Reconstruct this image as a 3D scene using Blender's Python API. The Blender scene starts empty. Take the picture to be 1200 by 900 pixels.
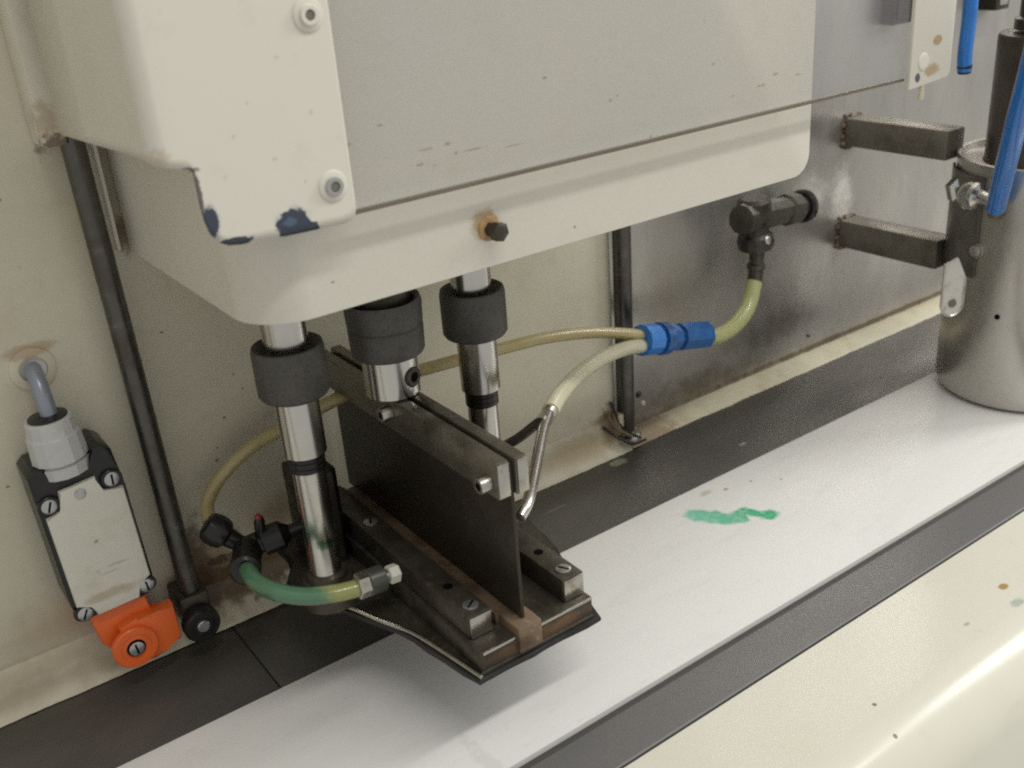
import bpy, bmesh, math, random
from mathutils import Vector, Matrix
random.seed(7)
S = bpy.context.scene
COL = S.collection

# ------------------------------------------------------------------ camera
cam_d = bpy.data.cameras.new("camera")
cam = bpy.data.objects.new("camera", cam_d); COL.objects.link(cam)
cam.matrix_world = Matrix([[0.809303, 0.297796, -0.506306, 0.0], [-0.582717, 0.298513, -0.755865, -0.781], [-0.073955, 0.906757, 0.415118, 0.55], [0, 0, 0, 1]])
cam_d.sensor_width = 36.0; cam_d.lens = 36.614
cam_d.clip_start = 0.02; cam_d.clip_end = 50
cam_d.dof.use_dof = True; cam_d.dof.focus_distance = 0.80; cam_d.dof.aperture_fstop = 9
S.camera = cam

# ------------------------------------------------------------------ light
world = bpy.data.worlds.new("World"); S.world = world; world.use_nodes = True
bg = world.node_tree.nodes["Background"]
bg.inputs[0].default_value = (1.0, 0.99, 0.955, 1); bg.inputs[1].default_value = 0.50

def area(name, loc, target, sx, sy, power, col=(1, 1, 1)):
    d = bpy.data.lights.new(name, 'AREA'); d.shape = 'RECTANGLE'; d.size = sx; d.size_y = sy
    d.energy = power; d.color = col
    o = bpy.data.objects.new(name, d); COL.objects.link(o); o.location = loc
    o.rotation_euler = (Vector(target) - Vector(loc)).to_track_quat('-Z', 'Y').to_euler()
    return o
area("fluorescent_tube_light", (1.1, -1.35, 2.3), (1.1, -0.75, 0.0), 2.6, 0.16, 33, (1.0, 0.985, 0.93))
area("side_fluorescent_light", (2.7, -1.0, 1.5), (0.8, -0.1, 0.1), 0.5, 1.2, 28, (1.0, 0.99, 0.955))

S.view_settings.view_transform = 'Standard'; S.view_settings.look = 'None'
S.view_settings.exposure = 0.0; S.view_settings.gamma = 1.0
S.render.engine = 'CYCLES'
S.render.filter_size = 2.1
try:
    S.cycles.pixel_filter_type = 'BLACKMAN_HARRIS'; S.cycles.filter_width = 2.1
    S.cycles.use_denoising = False
    S.cycles.max_bounces = 8; S.cycles.caustics_reflective = True
    S.cycles.sample_clamp_indirect = 4
except Exception:
    pass

# ------------------------------------------------------------------ materials
def mat(name, col, rough=0.5, metal=0.0, mott=(), blobs=(), bump=None, rmott=None, spec=0.5,
        coat=0.0, trans=0.0, alpha=1.0, smear=None, stretch=(1, 1, 1), bumpscale=300):
    m = bpy.data.materials.new(name); m.use_nodes = True
    nt = m.node_tree; N = nt.nodes; L = nt.links
    b = N["Principled BSDF"]
    b.inputs["Roughness"].default_value = rough; b.inputs["Metallic"].default_value = metal
    b.inputs["Specular IOR Level"].default_value = spec; b.inputs["Coat Weight"].default_value = coat
    b.inputs["Transmission Weight"].default_value = trans; b.inputs["Alpha"].default_value = alpha
    b.inputs["Base Color"].default_value = (*col, 1)
    geo = N.new("ShaderNodeNewGeometry"); pos = geo.outputs["Position"]
    mp = N.new("ShaderNodeVectorMath"); mp.operation = 'MULTIPLY'; mp.inputs[1].default_value = stretch
    L.new(pos, mp.inputs[0]); spos = mp.outputs[0]
    cur = None
    def noise(scale, detail=4, vec=None, rough=0.6):
        n = N.new("ShaderNodeTexNoise"); n.inputs["Scale"].default_value = scale
        n.inputs["Detail"].default_value = detail; n.inputs["Roughness"].default_value = rough
        L.new(vec or spos, n.inputs["Vector"]); return n.outputs["Fac"]
    def mix(fac, a, c, mode='MIX'):
        x = N.new("ShaderNodeMix"); x.data_type = 'RGBA'; x.blend_type = mode
        if isinstance(fac, float): x.inputs[0].default_value = fac
        else: L.new(fac, x.inputs[0])
        for s, v in ((6, a), (7, c)):
            if isinstance(v, tuple): x.inputs[s].default_value = (*v, 1)
            else: L.new(v, x.inputs[s])
        return x.outputs[2]
    def rng(v, a0, a1, b0, b1, smooth=True):
        r = N.new("ShaderNodeMapRange"); r.interpolation_type = 'SMOOTHSTEP' if smooth else 'LINEAR'
        L.new(v, r.inputs[0])
        for i, q in enumerate((a0, a1, b0, b1)): r.inputs[i + 1].default_value = q
        return r.outputs[0]
    cur = col
    for (sc, lo, hi, c2, amt) in mott:          # patches where noise lies between lo and hi
        cur = mix(rng(noise(sc), lo, hi, 0.0, amt), cur, c2)
    for bl in blobs:                            # stains, chips, grime, dark patches and painted reflections, each in its own place
        (c, r, c2, amt, ns, na, soft) = bl
        sb = N.new("ShaderNodeVectorMath"); sb.operation = 'SUBTRACT'; L.new(pos, sb.inputs[0]); sb.inputs[1].default_value = c
        dv = N.new("ShaderNodeVectorMath"); dv.operation = 'DIVIDE'; L.new(sb.outputs[0], dv.inputs[0]); dv.inputs[1].default_value = r
        ln = N.new("ShaderNodeVectorMath"); ln.operation = 'LENGTH'; L.new(dv.outputs[0], ln.inputs[0])
        ad = N.new("ShaderNodeMath"); ad.operation = 'MULTIPLY_ADD'
        L.new(noise(ns, 5, pos, 0.65), ad.inputs[0]); ad.inputs[1].default_value = na; 
        s2 = N.new("ShaderNodeMath"); s2.operation = 'SUBTRACT'; L.new(ln.outputs["Value"], s2.inputs[0]); s2.inputs[1].default_value = na * 0.5
        L.new(s2.outputs[0], ad.inputs[2])
        cur = mix(rng(ad.outputs[0], 1.0 - soft, 1.0, amt, 0.0), cur, c2)
    if smear:                                   # one irregular smear made of joined patches
        (parts, ca, cb, x0, x1, ns, na, soft) = smear; best = None
        wn = N.new("ShaderNodeTexNoise"); wn.inputs["Scale"].default_value = ns; wn.inputs["Detail"].default_value = 6; L.new(pos, wn.inputs["Vector"])
        wv = N.new("ShaderNodeVectorMath"); wv.operation = 'MULTIPLY_ADD'; L.new(wn.outputs["Color"], wv.inputs[0]); wv.inputs[1].default_value = (na, na, 0); L.new(pos, wv.inputs[2])
        for (c, rr, ang) in parts:
            mpg = N.new("ShaderNodeMapping"); mpg.vector_type = 'TEXTURE'; L.new(wv.outputs[0], mpg.inputs[0])
            mpg.inputs[1].default_value = (c[0] + na/2, c[1] + na/2, 0); mpg.inputs[2].default_value = (0, 0, math.radians(ang)); mpg.inputs[3].default_value = (rr[0], rr[1], .05)
            ln = N.new("ShaderNodeVectorMath"); ln.operation = 'LENGTH'; L.new(mpg.outputs[0], ln.inputs[0])
            if best is None: best = ln.outputs["Value"]
            else:
                mn = N.new("ShaderNodeMath"); mn.operation = 'SMOOTH_MIN'; mn.inputs[2].default_value = .35; L.new(best, mn.inputs[0]); L.new(ln.outputs["Value"], mn.inputs[1]); best = mn.outputs[0]
        mask = rng(best, 1 - soft, 1.0, 1.0, 0.0)
        sx = N.new("ShaderNodeSeparateXYZ"); L.new(pos, sx.inputs[0])
        g = rng(sx.outputs[0], x0, x1, 0.0, 1.0, False)
        st = rng(noise(170, 5, pos), .3, .6, .72, 1.0); a1 = N.new("ShaderNodeMath"); a1.operation = 'MULTIPLY'; L.new(mask, a1.inputs[0]); L.new(st, a1.inputs[1])
        cur = mix(a1.outputs[0], cur, mix(g, ca, cb))
    if not isinstance(cur, tuple): L.new(cur, b.inputs["Base Color"])
    if rmott:
        L.new(rng(noise(rmott[0]), 0.3, 0.7, rmott[1], rmott[2]), b.inputs["Roughness"])
    if bump:
        bn = N.new("ShaderNodeBump"); bn.inputs["Strength"].default_value = bump; bn.inputs["Distance"].default_value = 0.0006
        L.new(noise(bumpscale, 3), bn.inputs["Height"]); L.new(bn.outputs[0], b.inputs["Normal"])
    return m

BROWN = (0.14, 0.085, 0.038); RUST = (0.30, 0.14, 0.045); GRIME = (0.05, 0.03, 0.018)
CREAM = (0.685, 0.655, 0.565); WALLC = (0.68, 0.64, 0.505)
CHIP = (0.045, 0.055, 0.085)
def dots(pts, col=(0.12, 0.07, 0.04), r=0.0016, amt=0.8):
    return [((p[0], p[1], p[2]), (r * random.uniform(.7, 1.5), 0.01, r * random.uniform(.6, 1.1)), col, amt, 700, 1.6, 0.6) for p in pts]
M = {}
M['wall'] = mat("cream wall paint", WALLC, 0.42, mott=((7, .45, .75, (0.58, 0.52, 0.36), .55), (45, .5, .8, (0.50, 0.44, 0.28), .35), (120, .64, .74, (0.34, .25, .13), .4), (500, .45, .7, (.6, .56, .43), .4)), blobs=[
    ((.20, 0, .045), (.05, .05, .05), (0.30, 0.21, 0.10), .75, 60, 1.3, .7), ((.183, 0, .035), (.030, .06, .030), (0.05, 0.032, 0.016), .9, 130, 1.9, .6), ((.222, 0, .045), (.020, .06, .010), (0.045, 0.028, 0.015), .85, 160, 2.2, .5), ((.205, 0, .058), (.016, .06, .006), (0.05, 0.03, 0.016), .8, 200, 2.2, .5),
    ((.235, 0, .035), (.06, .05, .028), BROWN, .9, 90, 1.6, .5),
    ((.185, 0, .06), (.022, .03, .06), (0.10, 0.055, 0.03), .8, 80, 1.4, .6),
    ((.275, 0, .07), (.05, .05, .04), (0.36, 0.25, 0.12), .6, 50, 1.2, .8),
    ((.07, 0, .06), (.06, .05, .035), (0.42, 0.32, 0.17), .5, 40, 1.0, .9),
    ((.03, 0, .012), (.20, .05, .016), (0.30, 0.22, 0.12), .6, 25, 1.4, .8),
    ((.02, 0, .03), (.12, .05, .014), (0.42, 0.34, 0.2), .5, 40, 1.3, .8),
    ((.105, 0, .285), (.024, .02, .007), (0.36, 0.20, 0.09), .5, 120, 1.0, .5),
    ((.66, 0, .035), (.045, .05, .03), (0.24, 0.14, 0.06), .8, 80, 1.5, .6),
    ((.60, 0, .02), (.12, .05, .025), (0.42, 0.30, 0.15), .6, 40, 1.3, .8),
    ((.19, 0, .352), (.014, .05, .018), (0.12, 0.08, 0.04), .7, 160, 1.8, .6),
    ((.15, -.03, .422), (.012, .04, .010), (0.10, 0.06, 0.025), .7, 200, 1.9, .6),
    ] + dots([(.224, 0, .161), (.066, 0, .187), (.201, 0, .271), (.115, 0, .394), (.25, 0, .22), (.255, 0, .205), (.235, 0, .185), (.03, 0, .10), (.222, 0, .15)]),
    bump=.12, bumpscale=120, rmott=(30, .33, .5))
M['cream'] = mat("cream machine paint", CREAM, 0.36, mott=((5, .5, .8, (0.60, 0.565, 0.44), .35), (40, .52, .8, (0.58, 0.545, 0.42), .3), (500, .4, .7, (0.63, 0.60, 0.50), .4), (90, .66, .76, (0.42, .34, .22), .35)), blobs=[
    ((.348, -.25, .3705), (.013, .03, .012), (0.40, 0.28, 0.12), .8, 200, 1.0, .5),
    ((.352, -.25, .3695), (.008, .03, .007), RUST, .7, 300, 1.0, .4)]
    + dots([(.332, -.245, .418), (.283, -.245, .443), (.402, -.245, .452), (.461, -.245, .432), (.49, -.245, .40), (.42, -.245, .352), (.55, -.245, .44), (.24, -.245, .36)], amt=.6)
    + [((x, -.245, z), (w, .03, h), (0.22, 0.15, 0.09), .6, 420, 2.6, .7) for x, z, w, h in ((.312, .424, .006, .0010), (.327, .4245, .003, .0014), (.307, .416, .005, .0010), (.317, .4135, .003, .001), (.345, .418, .010, .0008), (.375, .415, .012, .0005), (.455, .430, .002, .0014), (.60, .418, .006, .0012), (.615, .424, .004, .0014), (.57, .415, .003, .001), (.64, .420, .004, .0012), (.262, .436, .002, .0015))],
    bump=.08, bumpscale=90)
M['guard'] = mat("chipped cream guard paint", CREAM, 0.34, mott=((7, .5, .8, (0.60, 0.56, 0.43), .35), (60, .55, .8, (0.58, .54, .42), .35), (90, .66, .76, (0.42, .34, .22), .35)), blobs=[
    ((.2145, -.262, .4045), (.0115, .02, .0100), (0.40, .41, .40), .8, 200, 1.1, .35),
    ((.1702, -.262, .415), (.0056, .02, .0110), (0.40, .41, .40), .8, 200, 1.1, .35),
    ((.214, -.262, .404), (.010, .02, .0085), CHIP, 1.0, 260, 1.0, .12),
    ((.2125, -.262, .4055), (.0045, .02, .0028), (0.09, .13, .20), .8, 500, 1.4, .3),
    ((.222, -.262, .400), (.007, .02, .004), CHIP, 1.0, 300, .8, .12),
    ((.1700, -.262, .415), (.0042, .02, .0085), CHIP, 1.0, 260, .9, .12),
    ((.179, -.262, .4018), (.012, .02, .0028), CHIP, 1.0, 300, .9, .15),
    ((.166, -.262, .430), (.0026, .02, .014), (0.07, .07, .07), .9, 350, 1.2, .2),
    ((.160, -.262, .4425), (.010, .02, .0022), (0.09, .08, .07), .9, 400, 1.3, .25),
    ((.152, -.258, .4515), (.006, .02, .005), (0.46, 0.33, 0.22), .45, 300, 1.8, .6),
    ((.785, -.262, .428), (.007, .02, .005), (0.42, 0.24, 0.08), .8, 260, 1.2, .4),
    ((.780, -.262, .405), (.012, .02, .006), (0.42, 0.26, 0.09), .7, 260, 1.5, .4),
    ((.762, -.262, .401), (.004, .02, .004), CHIP, .9, 300, .8, .2)]
    + dots([(.20, -.262, .47), (.22, -.262, .49), (.19, -.262, .455), (.225, -.262, .425), (.21, -.262, .44)], col=(0.45, .38, .27), amt=.4),
    bump=.08, bumpscale=90)
M['front'] = mat("cream table paint", (0.68, 0.665, 0.57), 0.20, spec=.38, mott=((7, .5, .8, (0.62, 0.585, 0.44), .4), (45, .6, .8, (0.5, 0.45, 0.3), .2)), blobs=[
    ((.726, -.411, 0), (.006, .004, .02), (0.35, 0.22, 0.06), .9, 250, 1.0, .4),
    ((.519, -.456, 0), (.0022, .0022, .02), (0.08, .08, .07), .9, 500, .6, .4),
    ((.53, -.43, 0), (.0022, .002, .02), (0.12, .12, .11), .9, 500, .6, .4),
    ((.715, -.43, 0), (.009, .005, .02), (0.22, 0.32, 0.30), .55, 350, 1.8, .4),
    ((.66, -.42, 0), (.004, .002, .02), (0.3, .28, .2), .6, 500, .8, .4)],
    bump=.06, bumpscale=60, coat=.0)
M['strip'] = mat("white plastic", (0.735, 0.725, 0.705), 0.36, mott=((6, .45, .8, (0.62, 0.615, 0.60), .6), (60, .5, .8, (0.56, .555, .53), .28), (260, .58, .8, (0.5, .49, .45), .3)), blobs=[
    ((.655, -.136, 0), (.010, .005, .02), (0.45, .40, .3), .6, 300, 1.6, .5),
    ((.675, -.144, 0), (.0035, .0025, .02), (0.28, .26, .22), .8, 400, .9, .5),
    ((.705, -.150, 0), (.0022, .0018, .02), (0.2, .2, .18), .8, 400, .9, .5),
    ((.73, -.168, 0), (.0022, .0018, .02), (0.2, .2, .18), .8, 400, .9, .5),
    ((.28, -.30, 0), (.008, .05, .02), (0.5, .49, .45), .3, 150, 2.0, .6)],
    bump=.1, bumpscale=160, stretch=(.22, 1, 1), smear=([((.620, -.161), (.017, .0140), -50), ((.629, -.173), (.017, .0130), -50), ((.636, -.184), (.016, .0135), -40), ((.644, -.190), (.011, .0120), -40), ((.6535, -.1835), (.014, .0090), 10), ((.662, -.192), (.012, .0085), -60), ((.670, -.204), (.0135, .0120), -35)],
        (0.20, 0.55, 0.40), (0.02, 0.38, 0.16), .61, .672, 75, .013, .45))
M['plate'] = mat("dark worn steel", (0.125, 0.119, 0.108), 0.44, 0.5, mott=((10, .4, .75, (0.08, 0.072, 0.062), .5), (140, .5, .8, (0.14, .13, .12), .4), (500, .55, .8, (0.2, .19, .17), .25)), blobs=[
    ((.635, -.026, 0), (.013, .007, .02), (0.42, 0.42, 0.32), .85, 160, 1.0, .3),
    ((.76, -.088, 0), (.006, .003, .02), (0.4, .4, .36), .7, 200, 1.0, .4),
    ((.525, -.055, 0), (.020, .0012, .02), (0.3, .29, .26), .6, 300, 1.5, .5),
    ((.034, -.015, 0), (.004, .003, .02), (0.01, .01, .01), .9, 300, .8, .3),
    ((.23, -.01, 0), (.07, .02, .02), (0.035, .022, .014), .8, 80, 1.4, .6)],
    rmott=(14, .38, .48), bump=.15, bumpscale=250, stretch=(.4, 1, 1))
M['rail'] = mat("grey edge steel", (0.20, 0.195, 0.195), 0.44, 0.45, mott=((9, .5, .8, (0.11, 0.102, 0.088), .4), (120, .5, .8, (.2, .19, .18), .3)), rmott=(14, .42, .52), bump=.1, stretch=(.25, 1, 1))
M['raildark'] = mat("shade toned rail edge", (0.075, 0.07, 0.062), 0.5, 0.3, mott=((30, .45, .75, (.04, .036, .03), .6),), stretch=(.2, 1, 1))  # inner bevel coloured darker than the rail for the shade on its far slope
M['stain'] = mat("mottled stainless sheet", (0.46, 0.445, 0.415), 0.36, 0.8, mott=((4, .42, .68, (0.33, 0.315, 0.29), .6), (16, .5, .75, (0.60, 0.57, 0.52), .4), (70, .5, .8, (0.30, .27, .22), .3), (300, .45, .7, (0.40, .38, .35), .25)), blobs=[
    ((.76, 0, .15), (.06, .05, .16), (0.36, 0.30, 0.22), .4, 25, 1.0, .9),
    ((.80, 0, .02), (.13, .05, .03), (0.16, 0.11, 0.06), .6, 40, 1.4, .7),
    ((.97, 0, .215), (.05, .05, .04), (0.85, 0.82, 0.76), .85, 45, 1.4, .8),  # bright patch painted in for a reflection on the brushed sheet
    ((1.04, 0, .20), (.03, .05, .05), (0.9, 0.87, 0.82), .85, 60, 1.4, .8),  # second painted reflection, nearer the square bars
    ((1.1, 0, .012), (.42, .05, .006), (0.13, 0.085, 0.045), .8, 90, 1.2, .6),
    ((.92, 0, .06), (.10, .05, .03), (0.15, 0.13, 0.10), .5, 30, 1.4, .8)]  # darker patch low on the sheet, above the lip
    + dots([(.87, 0, .1), (.971, 0, .206), (.99, 0, .05)], r=.004, col=(.03, .025, .02)),
    stretch=(1, 1, .35), rmott=(11, .26, .48), bump=.12, bumpscale=140)
M['can'] = mat("dull stainless can", (0.50, 0.48, 0.44), 0.33, 0.85, mott=((12, .45, .75, (0.36, 0.335, 0.28), .6), (70, .55, .8, (0.42, .36, .25), .35)), stretch=(1, 1, .5), rmott=(20, .24, .42), bump=.08)
M['darksteel'] = mat("oily dark steel", (0.075, 0.068, 0.055), 0.38, 0.7, mott=((30, .4, .7, (0.035, 0.03, 0.022), .8), (160, .55, .8, (0.14, .12, .09), .5)), rmott=(60, .28, .5), bump=.25)
M['foot'] = mat("oily foot steel", (0.085, 0.076, 0.058), 0.40, 0.6, mott=((35, .4, .7, (0.035, 0.028, 0.02), .7), (200, .55, .8, (0.19, .16, .12), .5)), blobs=[
    ((.335, -.2885, .080), (.065, .0034, .0085), (0.15, 0.085, 0.048), .9, 200, .9, .4),
    ((.36, -.2885, .080), (.02, .0034, .007), (0.22, 0.13, 0.075), .6, 260, 1.2, .4)], rmott=(50, .3, .55), bump=.3)
M['blade'] = mat("blackened blade steel", (0.040, 0.034, 0.026), 0.42, 0.45, mott=((16, .45, .75, (0.075, 0.065, 0.045), .7), (240, .5, .8, (0.02, .018, .014), .5)), bump=.2)
M['copper'] = mat("tarnished copper", (0.20, 0.14, 0.09), 0.5, 0.3, mott=((50, .4, .7, (0.09, 0.055, 0.034), .85), (180, .55, .8, (0.42, .31, .22), .6)), bump=.4)
M['brite'] = mat("worn bright steel", (0.55, 0.53, 0.48), 0.30, 1.0, mott=((90, .5, .8, (0.28, 0.22, 0.15), .7),), bump=.15)
M['chrome'] = mat("polished shaft steel", (0.62, 0.605, 0.57), 0.2, 1.0, mott=((25, .5, .8, (0.42, 0.37, 0.28), .35),), blobs=[
    ((.245, -.150, .128), (.014, .01, .006), (0.05, 0.22, 0.13), .75, 300, 1.2, .5)], rmott=(25, .18, .26))
M['knurl'] = mat("worn black collar", (0.10, 0.094, 0.086), 0.5, 0.35, mott=((120, .45, .75, (0.13, 0.12, 0.11), .6), (500, .5, .7, (0.02, .02, .02), .5)), bump=.6, bumpscale=700)
M['black'] = mat("black plastic", (0.012, 0.012, 0.012), 0.32, mott=((120, .55, .8, (0.05, .048, .042), .5),))
M['rubber'] = mat("black rubber", (0.018, 0.018, 0.018), 0.6, mott=((120, .5, .8, (0.05, .05, .05), .5),), bump=.5)
M['rod'] = mat("dark guide rod steel", (0.12, 0.113, 0.103), 0.35, 0.8, mott=((70, .55, .8, (0.30, 0.295, 0.29), .45), (20, .5, .7, (0.07, 0.045, 0.03), .5)), rmott=(50, .25, .5), bump=.2)
M['greyplas'] = mat("grey plastic", (0.54, 0.54, 0.53), 0.38, mott=((60, .5, .8, (0.36, .35, .32), .5),))
M['cover'] = mat("off white cover", (0.68, 0.66, 0.57), 0.4, mott=((35, .5, .75, (0.52, 0.49, 0.36), .45), (130, .62, .75, (.35, .3, .2), .35)), blobs=[((.118, -.045, .118), (.014, .02, .0012), (.3, .29, .26), .5, 300, 1.2, .6), ((.112, -.045, .113), (.010, .02, .0010), (.3, .29, .26), .45, 300, 1.2, .6), ((.108, -.045, .142), (.002, .02, .0018), (.2, .17, .12), .7, 300, .8, .5), ((.108, -.045, .095), (.03, .02, .006), (.4, .3, .18), .6, 120, 1.4, .7)], bump=.1)
M['orange'] = mat("orange plastic", (0.83, 0.15, 0.028), 0.36, mott=((60, .5, .8, (0.5, .07, .015), .5),))
M['blue'] = mat("blue plastic", (0.02, 0.12, 0.36), 0.28, mott=((60, .42, .62, (0.01, 0.045, 0.14), .85),))
M['bluebright'] = mat('bright blue plastic', (0.03, 0.19, 0.58), 0.28, mott=((60, .5, .8, (.02, .10, .33), .6),))
M['bluedark'] = mat('dark blue plastic', (0.018, 0.10, 0.30), 0.3, mott=((80, .5, .75, (.02, .14, .40), .7),))
M['bluehose'] = mat("blue hose", (0.015, 0.17, 0.55), 0.22, coat=.4, mott=((60, .5, .8, (0.01, .09, .34), .5),))
M['hose'] = mat("yellowed clear hose", (0.60, 0.51, 0.25), 0.3, coat=.3, trans=.3, mott=((25, .45, .7, (0.50, 0.38, 0.15), .8), (200, .5, .7, (.66, .6, .4), .4)))
M['hosepale'] = mat("pale yellow hose", (0.72, 0.68, 0.50), 0.3, coat=.3, trans=.25, mott=((40, .5, .8, (0.55, .48, .22), .6),))
M['hosegreen'] = mat("lime yellow hose", (0.60, 0.62, 0.30), 0.28, coat=.3, trans=.3, mott=((60, .45, .7, (.50, .50, .2), .6),))
M['hosegrey'] = mat("dirty clear hose", (0.50, 0.46, 0.32), 0.3, coat=.3, trans=.15, mott=((50, .4, .7, (0.38, .31, .18), .7),))
M['fluid'] = mat("green stained hose", (0.35, 0.37, 0.13), 0.25, coat=.4, trans=.2, blobs=[
    ((.195, -.18, .12), (.038, .2, .2), (0.05, 0.20, 0.125), .85, 200, .6, .4)])
M['white'] = mat("white plastic cap", (0.74, 0.72, 0.62), 0.35)
M['inside'] = mat("dried product film", (0.62, 0.56, 0.50), 0.45, mott=((50, .5, .75, (0.40, .22, .15), .5),), bump=.3)
M['zinc'] = mat("zinc screw metal", (0.50, 0.50, 0.50), 0.32, 0.85, mott=((200, .5, .8, (0.25, .22, .18), .6),))
M['bar'] = mat('grimy grey steel bar', (0.20, 0.18, 0.15), 0.42, 0.5, mott=((30, .4, .7, (0.09, .075, .055), .6), (150, .5, .8, (0.28, .25, .2), .5)), bump=.2)
M['weld'] = mat('rusty weld', (0.22, 0.15, 0.10), 0.5, 0.4, mott=((140, .4, .6, (0.05, .035, .025), .8), (200, .55, .7, (0.5, .42, .33), .6)), bump=.8)
M['canplate'] = mat('dark can bracket steel', (0.20, 0.19, 0.17), 0.34, 0.85, mott=((30, .45, .75, (0.11, 0.10, 0.08), .6),), rmott=(30, .28, .45))
M['lugmetal'] = mat('pale zinc lug', (0.62, 0.60, 0.55), 0.4, 0.5, mott=((100, .5, .8, (0.25, .22, .17), .6),))
M['necksteel'] = mat('dark stained neck steel', (0.10, 0.085, 0.07), 0.38, 0.75, mott=((14, .4, .75, (0.05, .04, .03), .7), (120, .55, .8, (0.2, .17, .13), .4)), rmott=(30, .3, .5))
M['elbowmetal'] = mat('grey green brass', (0.10, 0.095, 0.075), 0.42, 0.6, mott=((90, .45, .7, (0.06, .055, .04), .8),), bump=.3)
M['darkgrey'] = mat('dark grey fitting', (0.10, 0.105, 0.09), 0.35, 0.5)
M['rust'] = mat('rusty paint ring', (0.42, 0.27, 0.12), 0.6, mott=((200, .4, .7, (0.22, .10, .04), .6),), bump=.4)
M['greycable'] = mat('grey blue cable', (0.30, 0.33, 0.38), 0.3, 0.3)
M['painthole'] = mat('grey brown socket fill', (0.16, 0.145, 0.115), 0.6)  # grey brown fill inside the guard bolt sockets
M['clampsteel'] = mat('worn clamp bar steel', (0.20, 0.185, 0.15), 0.33, 0.75, mott=((26, .42, .7, (0.07, .062, .045), .75), (150, .5, .75, (0.32, .29, .24), .5)), bump=.25)
M['slot'] = mat("dark recess", (0.004, 0.004, 0.004), 0.9, spec=0.05)
M['red'] = mat("red plastic", (0.35, 0.02, 0.02), 0.4)
def window_mat(name, a, tint, rough=.08):
    m = bpy.data.materials.new(name); m.use_nodes = True; nt = m.node_tree; N = nt.nodes; L = nt.links
    p = N["Principled BSDF"]; p.inputs["Base Color"].default_value = (*tint, 1); p.inputs["Roughness"].default_value = rough
    t = N.new("ShaderNodeBsdfTransparent"); t.inputs[0].default_value = (0.97, 0.97, 0.96, 1)
    mx = N.new("ShaderNodeMixShader")
    n = N.new("ShaderNodeTexNoise"); n.inputs["Scale"].default_value = 14; n.inputs["Detail"].default_value = 6
    g = N.new("ShaderNodeNewGeometry"); L.new(g.outputs["Position"], n.inputs["Vector"])
    r = N.new("ShaderNodeMapRange"); r.inputs[1].default_value = .3; r.inputs[2].default_value = .7
    r.inputs[3].default_value = a * .8; r.inputs[4].default_value = a * 1.25
    L.new(n.outputs["Fac"], r.inputs[0]); L.new(r.outputs[0], mx.inputs[0])
    L.new(t.outputs[0], mx.inputs[1]); L.new(p.outputs[0], mx.inputs[2])
    L.new(mx.outputs[0], N["Material Output"].inputs[0]); return m
M['window'] = window_mat("scuffed clear acrylic", .14, (0.56, 0.55, 0.57), .06)
M['windowedge'] = window_mat("sawn acrylic edge", .75, (0.16, 0.13, 0.09), .3)

# ------------------------------------------------------------------ mesh helpers (world coordinates)
def V(*a): return Vector(a)
def box(bm, x0, x1, y0, y1, z0, z1, bev=0.0, seg=2, m=None):
    vs = [bm.verts.new(c) for c in ((x0,y0,z0),(x1,y0,z0),(x1,y1,z0),(x0,y1,z0),(x0,y0,z1),(x1,y0,z1),(x1,y1,z1),(x0,y1,z1))]
    if m: 
        for v in vs: v.co = m @ v.co
    fs = [bm.faces.new([vs[i] for i in q]) for q in ((3,2,1,0),(4,5,6,7),(0,1,5,4),(1,2,6,5),(2,3,7,6),(3,0,4,7))]
    if bev:
        es = list({e for f in fs for e in f.edges})
        bmesh.ops.bevel(bm, geom=es, offset=bev, segments=seg, profile=.5, affect='EDGES', clamp_overlap=True)
    return bm
def frame(d):
    d = d.normalized(); u = d.orthogonal().normalized(); return u, d.cross(u)
def lathe(bm, p0, p1, prof, n=32, cap=True, start=0.0):
    """revolve prof [(t along axis in metres, radius)] about the axis p0->p1"""
    p0 = Vector(p0); d = (Vector(p1) - p0).normalized(); u, w = frame(d)
    rings = []
    for t, r in prof:
        rings.append([bm.verts.new(p0 + d*t + (u*math.cos(start + 2*math.pi*i/n) + w*math.sin(start + 2*math.pi*i/n))*max(r, 1e-5)) for i in range(n)])
    for a, b in zip(rings, rings[1:]):
        for i in range(n): bm.faces.new((a[i], a[(i+1)%n], b[(i+1)%n], b[i]))
    if cap:
        bm.faces.new(list(reversed(rings[0]))); bm.faces.new(rings[-1])
    return bm
def cyl(bm, p0, p1, r, n=28, bev=0.0006, r2=None):
    h = (Vector(p1)-Vector(p0)).length; r2 = r if r2 is None else r2
    b = min(bev, h*.4, r*.5)
    return lathe(bm, p0, p1, [(0, r-b), (b, r), (h-b, r2), (h, r2-b)], n)
def prism(bm, p0, p1, r, n=6, bev=0.0006, start=0.0):
    return lathe(bm, p0, p1, [(0, r-bev), (bev, r), ((Vector(p1)-Vector(p0)).length-bev, r), ((Vector(p1)-Vector(p0)).length, r-bev)], n, start=start)
def spline(pts, k=10):
    P = [Vector(p) for p in pts]; P = [P[0]*2-P[1]] + P + [P[-1]*2-P[-2]]; out = []
    for i in range(1, len(P)-2):
        a, b, c, d = P[i-1:i+3]
        for j in range(k):
            t = j/k; out.append(.5*((2*b)+(c-a)*t+(2*a-5*b+4*c-d)*t*t+(3*b-a-3*c+d)*t**3))
    out.append(P[-2]); return out
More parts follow.
